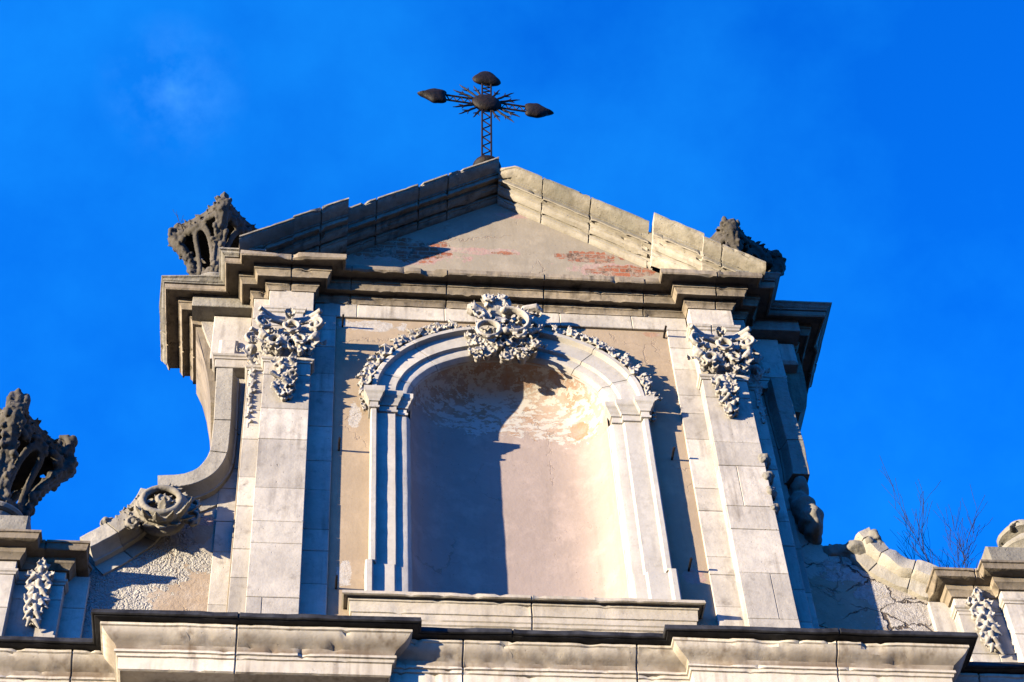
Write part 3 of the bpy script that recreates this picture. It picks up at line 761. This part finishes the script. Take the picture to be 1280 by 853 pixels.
# left horn-like petal
c.tube([Q(-.14, 17.93, -.24), Q(-.24, 18.02, -.31), Q(-.34, 18.05, -.34), Q(-.40, 18.06, -.34)], [.04, .06, .075, .05])
for a in range(6): c.petal(Q(-.25, 18.03, -.27), (math.cos(2.3+a*.32), -.45, math.sin(2.3+a*.32)), (0, -1, 0), .17, .036, .018, .45)
c.scroll((-.27, -0.25, 17.94), .05, 0, .9, .022, .6)
# big ring at left and C-scrolls at right
c.scroll((-.185, -0.23, 17.73), .125, .05*PI, .95, .030, .92, lift=.0, n=34)
c.scroll((.06, -0.23, 17.88), .20, .62*PI, -.62, .036, .85, n=30, lift=-.0)
c.scroll((.13, -0.22, 17.70), .07, .3*PI, -.8, .028, .5)
c.scroll((.30, -0.19, 17.84), .085, 1.35*PI, -.95, .028, .55)
c.tube([Q(.14, 18.02, -.25), Q(.22, 18.13, -.30), Q(.34, 18.14, -.32), Q(.40, 18.10, -.30)], [.03, .05, .055, .03])
c.leaf(Q(.14, 18.05, -.24), .5, .22, .06, .05, -.4); c.leaf(Q(.02, 18.02, -.22), 1.2, .16, .05, .06, -.4)
# inner leaves and berries
c.leaf(Q(-.02, 18.02, -.25), -1.9, .24, .07, .08, .3); c.leaf(Q(.10, 17.78, -.24), -2.4, .2, .06, .07, -.6)
for (x, z, r) in ((-.10, 17.71, .05), (-.04, 17.78, .04), (.04, 17.83, .05), (.05, 17.70, .045), (-.07, 17.56, .06), (.03, 17.60, .05)): c.flower(Q(x, z, -.27), r*1.1, rng, 5)
# fringe below: shells and curled leaves
for (x, z, r) in ((.015, 17.44, .075), (.165, 17.45, .075), (.29, 17.54, .06), (-.2, 17.47, .06), (-.30, 17.42, .055), (-.36, 17.52, .05), (-.36, 17.64, .05), (-.39, 17.76, .055), (-.46, 17.86, .05), (-.37, 17.88, .05), (.38, 17.90, .05), (.28, 17.68, .05), (.21, 17.58, .05), (.09, 17.50, .05), (.40, 17.98, .04)):
    c.flower(Q(x, z, -.205), r*1.1, rng, 6)
c.leaf(Q(.165, 17.55, -.22), -1.6, .16, .06, .08, .2); c.leaf(Q(-.24, 17.56, -.20), -2.0, .17, .05, .06, -.4); c.leaf(Q(.26, 17.62, -.2), -.9, .14, .05, .06, .7)
c.scroll((.295, -0.20, 17.57), .05, -.6*PI, 1.0, .02, .4)
c.carve('cartouche', CARVE, church, .0078, .003)

# garlands along the extrados, down to the imposts
for s in (-1, 1):
    rng = random.Random(31+s); c = Carve()
    n = 44
    for i in range(n):
        th = .02+.95*i/n*(PI/2-.36)/.95
        x, z = arch_pt(th, -.045-.015*math.sin(i*1.3))
        r = (.050+.020*math.sin(i*1.1)+.010*math.sin(i*2.7+1))*rng.uniform(.8, 1.15)
        c.flower((s*(x+rng.uniform(-.015, .015)), -.10-rng.uniform(0, .05), z+rng.uniform(-.015, .02)), r, rng, rng.choice((3, 4, 5)))
        if i % 3 == 0: c.leaf((s*x, -.08, z), (th if s > 0 else PI-th)+rng.uniform(-.8, .8), .10, .035, .06, .4)
        c.blob((s*x, -.04, z), (.04, .06, .04), 6)
    for (dx, z, r) in ((.05, 16.72, .038), (.045, 16.65, .04), (.03, 16.59, .03)): c.flower((s*(AO+dx+.03), -.06, z), r, rng, 4)
    c.carve('garland', CARVE, church, .0078, .003)

# rosette scroll on the left wing
rng = random.Random(8); c = Carve(); C0 = (-3.33, -.02, 15.13)
W = lambda dx, dz, y=-.02: (C0[0]+dx, y, C0[2]+dz)
c.blob(W(0, 0, .16), (.22, .08, .20), 12)
for rr_, tr, yy in ((.175, .034, -.10), (.205, .020, -.07), (.22, .040, -.01)):
    c.tube([W(rr_*math.cos(a*PI/24), rr_*.94*math.sin(a*PI/24), yy) for a in range(49)], tr)
for i in range(22):
    a = PI+PI*i/21; c.blob(W(.215*math.cos(a), -.03+.225*math.sin(a), -.09), .022, 6)
c.scroll(W(.03, .02, -.08), .07, 2.4, 1.1, .028, .3); c.petal(W(.0, -.10, -.04), (.3, -.6, .9), (0, -1, 0), .15, .05, .02, .4); c.scroll(W(.10, -.03, -.06), .05, 0, 1, .022, .4); c.tube([W(-.12, .06, .02), W(-.05, .03, -.06), W(.0, .06, -.08)], [.02, .03, .02])
for a, L in ((-2.45, .15), (-2.05, .20), (-1.65, .19), (-1.15, .19), (-.7, .23), (-.3, .18)):
    c.petal(W(.19*math.cos(a), .20*math.sin(a), -.02), (math.cos(a), -.55, math.sin(a)*.8), (0, -1, .2), L, .075, .022, .65)
    c.petal(W(.19*math.cos(a+.2), .20*math.sin(a+.2), .02), (math.cos(a), -.2, math.sin(a)*.8), (0, -1, .2), L*.9, .06, .02, .4)
c.scroll(W(.26, -.05, .06), .09, -.4*PI, .9, .03, .5); c.scroll(W(.28, .12, .06), .055, -.4*PI, .9, .024, .5); c.scroll(W(-.25, -.17, .05), .06, .5*PI, 1., .03, .5)
for (dx, dz, r) in ((-.27, -.05, .06), (-.28, -.14, .05), (-.22, .15, .06), (-.10, .24, .06), (.06, .25, .07), (.10, .30, .07), (.18, .22, .06), (.25, .16, .06), (-.29, .05, .05), (.05, .33, .05)): c.flower(W(dx, dz, .05), r, rng)
for i in range(10):
    t = i/9; c.flower((-3.88+.36*t+.02, .10, 14.99+.33*t+.02*math.sin(i*2)), .035+.02*(i in (0, 1, 5, 8)), rng, 4)
c.blob((-3.84, .12, 15.03), (.05, .07, .05), 6)
c.carve('rosette', ROSET, wing_l, .0085, .004)

# flower drops on the pedestals
for s in (-1, 1):
    rng = random.Random(50+s); c = Carve(); X = s*4.33
    for (u, z, r) in ((0, 14.37, .062), (-.09, 14.28, .05), (.09, 14.27, .05), (0, 14.22, .06), (-.07, 14.13, .055), (.07, 14.12, .06), (.0, 14.04, .05), (.09, 13.98, .045), (-.07, 13.98, .05), (.02, 13.92, .05), (-.06, 13.84, .045), (.05, 13.84, .04), (-.03, 13.76, .04), (.06, 13.74, .03)):
        c.flower((X+u*.9, .06, z), r*1.3, rng, 6); c.flower((X+u*.5, .08, z-.03), r*1.1, rng, 5)
        c.tube([(X+u, .10, z), (X+u*.5, .02, z-.05), (X+u*1.3, .06, z-.11)], [.018, .026, .012])
    c.flower((X, .03, 14.39), .06, rng, 6); c.tube([(X, .11, 14.35), (X, .11, 13.8)], [.05, .03])
    c.carve('flower_drop', CARVE, ped_obj[s], .0085, .003)

# broken rock of the right wing where the coping fell
rng = random.Random(14); c = Carve()
for (x, y, z, rx, ry, rz) in ((2.90, .22, 15.62, .12, .18, .16), (2.94, .2, 15.45, .11, .2, .14), (2.96, .25, 15.32, .09, .2, .10), (2.88, .25, 15.76, .10, .15, .10), (2.99, .3, 15.52, .06, .2, .16), (2.92, .3, 15.95, .10, .2, .14)): c.blob((x, y, z), (rx, ry, rz), 12)
c.carve('broken_masonry', COPE, wing_r, .016, .045, 6)
c = Carve()
for (x, y, z, rx, ry, rz) in ((3.52, .16, 15.20, .07, .08, .09), (3.55, .2, 15.10, .08, .09, .09), (3.46, .14, 15.12, .05, .05, .06), (3.20, .34, 15.16, .2, .10, .09), (3.38, .30, 15.14, .18, .14, .11)): c.blob((x, y, z), (rx, ry, rz), 10)
c.carve('broken_masonry', COPE, wing_r, .014, .035, 9)
# chipped arris of the right pilaster
for (z, r) in ((15.96, .10), (15.72, .09), (15.50, .085), (15.28, .08)):
    c = Carve(); c.blob((2.49, -.10, z), (r*.8, r, r*.7), 8); c.blob((2.47, -.14, z-.05), (r*.5, r*.7, r*.5), 8); c.carve('broken_stub', COPE, pil_obj[1], .010, .03, 14)

# ------------------------------------------------------------------ iron pegs in the plaster
for (x, z) in ((-1.70, 16.02), (-1.69, 14.16), (1.60, 16.06), (1.585, 14.52), (1.73, 18.0), (-1.70, 17.96)):
    mb = Carve(); mb.tube([(x, .02, z), (x, -.10, z+.005), (x+.003, -.155, z+.012)], .012, 6)
    child('iron_peg', mb, IRON, church)

# ------------------------------------------------------------------ finials
def finial(label, loc, seed, rot, tuft=0.0, size=1.0):
    """openwork vase: four ribs flare to the corners of a square rim, an arched opening in each side"""
    r = root('stone_finial', label, 'finial', loc, 'carved stone finials on the facade')
    rng = random.Random(seed); c = Carve()
    def P(a, rad, z): return Vector((rad*math.cos(a), rad*math.sin(a), z))
    RB = [(.23, .44), (.25, .58), (.28, .76), (.33, .92), (.41, 1.06), (.50, 1.18), (.57, 1.28), (.58, 1.38), (.52, 1.46)]
    for i in range(4):
        a = rot+i*PI/2; ct, st_ = math.cos(a), math.sin(a)
        c.tube([P(a, x, z) for x, z in RB], [.06, .055, .05, .05, .06, .075, .085, .08, .06], 8, 1.0, up=(-st_, ct, 0))
        for sd in (-1, 1):   # two raised fillets up the face of the rib
            c.tube([P(a+sd*.045/x, x+.05, z) for x, z in RB], [.016]*len(RB), 6)
        sp = [(.55+.085*(1-.6*t/16)*math.cos(t*.55), 1.33+.095*(1-.6*t/16)*math.sin(t*.55)) for t in range(17)]
        for sd in (-.06, .06): c.tube([P(a+sd, x, z) for x, z in sp], .034, 8)
        for j in range(34):
            t = j/33*(len(RB)-1); q = int(min(len(RB)-2, t)); f = t-q
            x = RB[q][0]*(1-f)+RB[q+1][0]*f; z = RB[q][1]*(1-f)+RB[q+1][1]*f
            for sd in (-1, 1):
                if rng.random() < .8:
                    rr_ = rng.uniform(.05, .085); q_ = a+sd*.05/max(.2, x)
                    c.petal(P(q_, x, z), (ct*.8-st_*sd*rng.uniform(.3, 1.2), st_*.8+ct*sd*rng.uniform(.3, 1.2), rng.uniform(-.3, .9)), (ct, st_, -.3), rr_, rr_*.42, .016, .5)
        for j in range(46):
            t = rng.uniform(0, len(RB)-1.01); q = int(t); f = t-q
            x = RB[q][0]*(1-f)+RB[q+1][0]*f; z = RB[q][1]*(1-f)+RB[q+1][1]*f; rr_ = rng.uniform(.018, .036)
            c.blob(P(a+rng.uniform(-.09, .09)/max(.25, x), x+rng.uniform(.02, .075), z), (rr_, rr_, rr_*rng.uniform(.8, 1.7)), 6)
        if tuft:
            for j in range(16): c.blob(P(a+rng.uniform(-.14, .14), rng.uniform(.40, .60), 1.42+tuft*rng.uniform(0, 1)), (rng.uniform(.03, .05), rng.uniform(.03, .05), rng.uniform(.04, .085)), 6)
            for j in range(3):
                q = a+(j-1)*.13; c.tube([P(q, .52, 1.4), P(q, .57, 1.4+tuft*.6), P(q, .52, 1.42+tuft), P(q+.05, .44, 1.43+tuft*1.05)], [.04, .045, .035, .02])
        else:
            c.tube([P(a, .50, 1.36), P(a, .555, 1.50), P(a, .55, 1.58)], [.075, .065, .055], 4)
        # one side: rim, arch moulding, cheeks
        an = a+PI/4; m0 = Vector((math.cos(an), math.sin(an), 0)); tn = Vector((-math.sin(an), math.cos(an), 0))
        A, B = P(a, .55, 1.44), P(a+PI/2, .55, 1.44)
        for rad, dz, inn in ((.05, .0, .05), (.04, -.085, .07), (.045, .075, .06)):
            c.tube([A.lerp(B, t/10)-m0*inn*4*(t/10)*(1-t/10)+Vector((0, 0, dz)) for t in range(11)], rad, 8)
        for t in range(46):
            f = rng.random(); p_ = A.lerp(B, f)-m0*.05*4*f*(1-f)
            c.petal(p_+Vector((0, 0, rng.uniform(-.15, .10))), m0*.7+tn*rng.uniform(-.9, .9)+Vector((0, 0, rng.uniform(-.6, .9))), m0+Vector((0, 0, -.3)), rng.uniform(.06, .10), .034, .016, .5)
        def side(q, z):      # point on the side surface at sideways share q
            k = 0
            while k < len(RB)-2 and RB[k+1][1] < z: k += 1
            f = min(1, max(0, (z-RB[k][1])/(RB[k+1][1]-RB[k][1]))); x = (RB[k][0]*(1-f)+RB[k+1][0]*f)*.7071
            return m0*(x+.0)+tn*(x*q)+Vector((0, 0, z))
        for off, rad in ((0, .030), (.10, .022)):
            pts = []
            for t in range(25):
                u = t/24*2-1
                pts.append(side(u*(.56+off), .62-off*.3+(.60+off*.7)*(1-abs(u)**2.6)))
            c.tube(pts, rad, 8)
        for t in range(26):
            u = rng.uniform(-.9, .9); c.blob(side(u, rng.uniform(1.22, 1.34)), rng.uniform(.03, .05), 6)
        for t in range(30):
            u = rng.choice((-1, 1))*rng.uniform(.68, .95); c.blob(side(u, rng.uniform(.5, 1.3)), rng.uniform(.02, .038), 6)
        for t in range(16):
            u = rng.uniform(-1, 1); c.blob(side(u, rng.uniform(.42, .60))+m0*rng.uniform(0, .04), rng.uniform(.03, .055), 6)
    # floor and roof of the lantern, with a worn stem inside
    c.tube([(0, 0, .34), (0, 0, .56)], [.25, .22], 16); c.tube([(0, 0, 1.36), (0, 0, 1.46), (0, 0, 1.52)], [.36, .40, .25], 16)
    c.tube([(0, 0, .5), (.02, 0, .9), (0, 0, 1.4)], [.07, .05, .09], 8)
    c.carve('finial_crown', DARK, r, .012, .007, 30)
    r.scale = (size, size, 1.0)
    d = Carve()
    d.tube([(0, 0, 0), (0, 0, .06), (0, 0, .07), (0, 0, .38)], [.33, .33, .265, .25], 32)
    d.tube([(.265*math.cos(t*PI/20), .265*math.sin(t*PI/20), .39) for t in range(41)], .042, 8)
    MB.build(d, 'finial_base', COPE, r, smooth=True, angle=40, wear=.006)
    return r
finial('dark openwork stone finial on the left end of the upper cornice', (-3.11, .46, 18.66), 3, R(-86), size=.90)
finial('dark openwork stone finial with tufted corners above the lower left pedestal', (-4.92, .42, 14.88), 4, R(-80), tuft=.26)
finial('dark openwork stone finial half hidden behind the right slope of the pediment', (2.80, .50, 18.66), 9, R(-98), tuft=.06)
# lower right: a lathe-turned base with a broken collar
rf = root('stone_finial', 'stone finial stump with flared cup base and turned collar on the lower right pedestal', 'finial', (5.13, .34, 14.88), 'carved stone finials on the facade')
d = Carve(); prof = [(.25, 0), (.26, .03), (.30, .12), (.35, .21), (.375, .225), (.385, .25), (.37, .28), (.26, .285), (.21, .31), (.215, .36), (.23, .40), (.21, .45), (.17, .48), (.20, .50), (.255, .52), (.265, .56), (.24, .59), (.15, .60), (.12, .72), (.02, .74)]
rows = [[(r_*math.cos(t*PI/20), r_*math.sin(t*PI/20), z) for t in range(41)] for r_, z in prof]; d.strips(rows, False)
MB.build(d, 'finial_base', COPE, rf, smooth=True, angle=35, wear=.012)
c = Carve(); rng = random.Random(6)
for j in range(40):
    a = rng.uniform(0, 2*PI); c.petal((.19*math.cos(a), .19*math.sin(a), rng.uniform(.28, .62)), (math.cos(a), math.sin(a), rng.uniform(-.6, .9)), (math.cos(a), math.sin(a), -.4), rng.uniform(.07, .11), .04, .018, .4)
c.tube([(0, 0, .27), (0, 0, .66)], [.20, .17], 14); c.carve('leaf_collar', DARK, rf, .012, .007, 26)
c = Carve(); rng = random.Random(2)
for j in range(26): c.blob((rng.uniform(-.42, -.1), rng.uniform(.12, .36), rng.uniform(.0, .30)), rng.uniform(.04, .07), 6)
for j in range(18): c.petal((rng.uniform(-.3, -.1), rng.uniform(.05, .3), rng.uniform(.05, .3)), (-1, rng.uniform(-.6, .4), rng.uniform(-.3, .8)), (-.3, -1, 0), .14, .05, .018, .5)
c.blob((-.2, .25, .14), (.2, .12, .14)); c.carve('leaf_carving', DARK, rf, .017, .014, 16)

# ------------------------------------------------------------------ cross
cx = root('iron_cross', 'black openwork iron cross with lobed ends and a rayed disc on the pediment apex', 'cross', (-.09, -.25, 20.72))
ZC = 1.42
def lens(mb, outline, th, cz=0, cx_=0):
    """flat cushion-shaped plate from an outline in XZ"""
    n = len(outline); mx = sum(p[0] for p in outline)/n; mz = sum(p[1] for p in outline)/n
    rows = []
    for f, y in ((0.02, -th), (.4, -th*.95), (.75, -th*.72), (.93, -th*.35), (1.0, 0), (.93, th*.35), (.75, th*.72), (.4, th*.95), (.02, th)):
        rows.append([(cx_+mx+(p[0]-mx)*f, y, cz+mz+(p[1]-mz)*f) for p in outline]+[(cx_+mx+(outline[0][0]-mx)*f, y, cz+mz+(outline[0][1]-mz)*f)])
    mb.strips(rows, False)
def rails(z0, z1, vertical, g=.055, n=8):
    mb = Carve()
    pt = (lambda t, o: (o, 0, t)) if vertical else (lambda t, o: (t, 0, ZC+o))
    for o_ in (-g, g): mb.tube([pt(z0, o_), pt(z1, o_)], .012, 6)
    mb.tube([pt(z0+(z1-z0)*i/(n*2), (-g if i % 2 else g)*.85) for i in range(n*2+1)], .010, 5)
    return mb
child('shaft', rails(.0, ZC-.12, True, n=7), IRON, cx)
child('upper_bar', rails(ZC+.12, ZC+.47, True, n=4), IRON, cx)
child('arm', rails(-.50, -.14, False, n=4), IRON, cx); child('arm', rails(.14, .50, False, n=4), IRON, cx)
mb = MB(); lens(mb, [(.185*math.cos(a*PI/16), .165*math.sin(a*PI/16)) for a in range(32)], .07, ZC); child('boss', mb, IRON, cx, smooth=True, angle=180)
def lobed(rot, cx_, cz):
    o = []
    for i in range(36):
        a = 2*PI*i/36; r = .14+.020*math.cos(3*a)+.009*math.sin(5*a+1)+.006*math.cos(8*a)
        x = r*math.cos(a)*1.22; z = r*math.sin(a)*(1.0 if x < .06 else 1.0-.35*min(1, (x-.06)/.10))
        o.append((x*math.cos(rot)-z*math.sin(rot), x*math.sin(rot)+z*math.cos(rot)))
    mb = MB(); lens(mb, o, .055, cz, cx_); return mb
child('arm_end', lobed(PI, -.645, ZC+.0), IRON, cx, smooth=True, angle=180); child('arm_end', lobed(0, .625, ZC), IRON, cx, smooth=True, angle=180)
mb = MB(); o = []
for i in range(36):
    a = 2*PI*i/36; r = .145+.02*math.cos(3*(a-PI/2)); o.append((r*math.cos(a)*1.18, r*math.sin(a)*1.0))
lens(mb, o, .055, ZC+.57); child('top_end', mb, IRON, cx, smooth=True, angle=180)
for q in range(4):
    mb = Carve()
    for da, L in ((-.34, .46), (0, .48), (.36, .40)):
        a = PI/4+q*PI/2+da*(1 if q % 2 == 0 else -1)
        px = [(.15+(L-.15)*t/6) for t in range(7)]
        mb.tube([(x*math.cos(a)+.003*(-1)**t*math.sin(a), 0, ZC+x*math.sin(a)-.003*(-1)**t*math.cos(a)) for t, x in enumerate(px)], [.010, .013, .015, .014, .012, .009, .003], 6)
        for sd in (-1, 1):
            x = L*.66; mb.tube([(x*math.cos(a), 0, ZC+x*math.sin(a)), (x*1.2*math.cos(a+sd*.13), 0, ZC+x*1.2*math.sin(a+sd*.13))], [.011, .005], 5)
    child('rays', mb, IRON, cx)
mb = Carve(); mb.blob((0, 0, -.0), (.17, .17, .10), 10); child('foot', mb, IRON, cx, smooth=True)
cx.rotation_euler = (0, R(2.2), R(5))

# ------------------------------------------------------------------ saplings and twigs
def sapling(name, label, base, height, seed, spread, n0, dens=1.0, r0_=.014, depth=3):
    r = root(name, label, 'sapling' if height > .6 else 'twig', base)
    rng = random.Random(seed); mb = Carve()
    def branch(p, d, L, rad, lev):
        pts = [Vector(p)]; dd = Vector(d).normalized(); n = 9
        for i in range(n):
            dd = (dd+Vector((rng.uniform(-1, 1), rng.uniform(-1, 1), rng.uniform(-.3, .8)))*.10).normalized(); pts.append(pts[-1]+dd*L/n)
        mb.tube(pts, [max(.0017, rad*(1-.8*i/n)) for i in range(n+1)], 4)
        if lev <= 0: return
        for q in range(int(rng.randint(5, 8)*dens)):
            i = rng.randint(2, n); a = rng.uniform(0, 2*PI); s_ = rng.uniform(.3, .8)
            nd = (dd+Vector((math.cos(a)*s_, math.sin(a)*s_*.7, rng.uniform(0, .35)))).normalized()
            branch(pts[i], nd, L*rng.uniform(.35, .65), rad*.5, lev-1)
    for i in range(n0):
        a = (i/(max(1, n0-1))-.5)*2*spread
        branch((0, 0, 0), (math.sin(a), rng.uniform(-.2, .2), math.cos(a)), height*(1-.35*abs(a))*rng.uniform(.85, 1.05), r0_, depth)
    child('branches', mb, BARK, r)
    return r
sapling('bare_sapling', 'leafless dark sapling growing behind the broken right wing wall', (4.40, .75, 14.75), 1.15, 6, .48, 5, 1.0, .006, 2)
sapling('bare_twig', 'tiny leafless twig sprouting from the left flank of the pointed finial', (-3.52, .35, 20.03), .32, 3, .4, 2, .6, .006, 1)
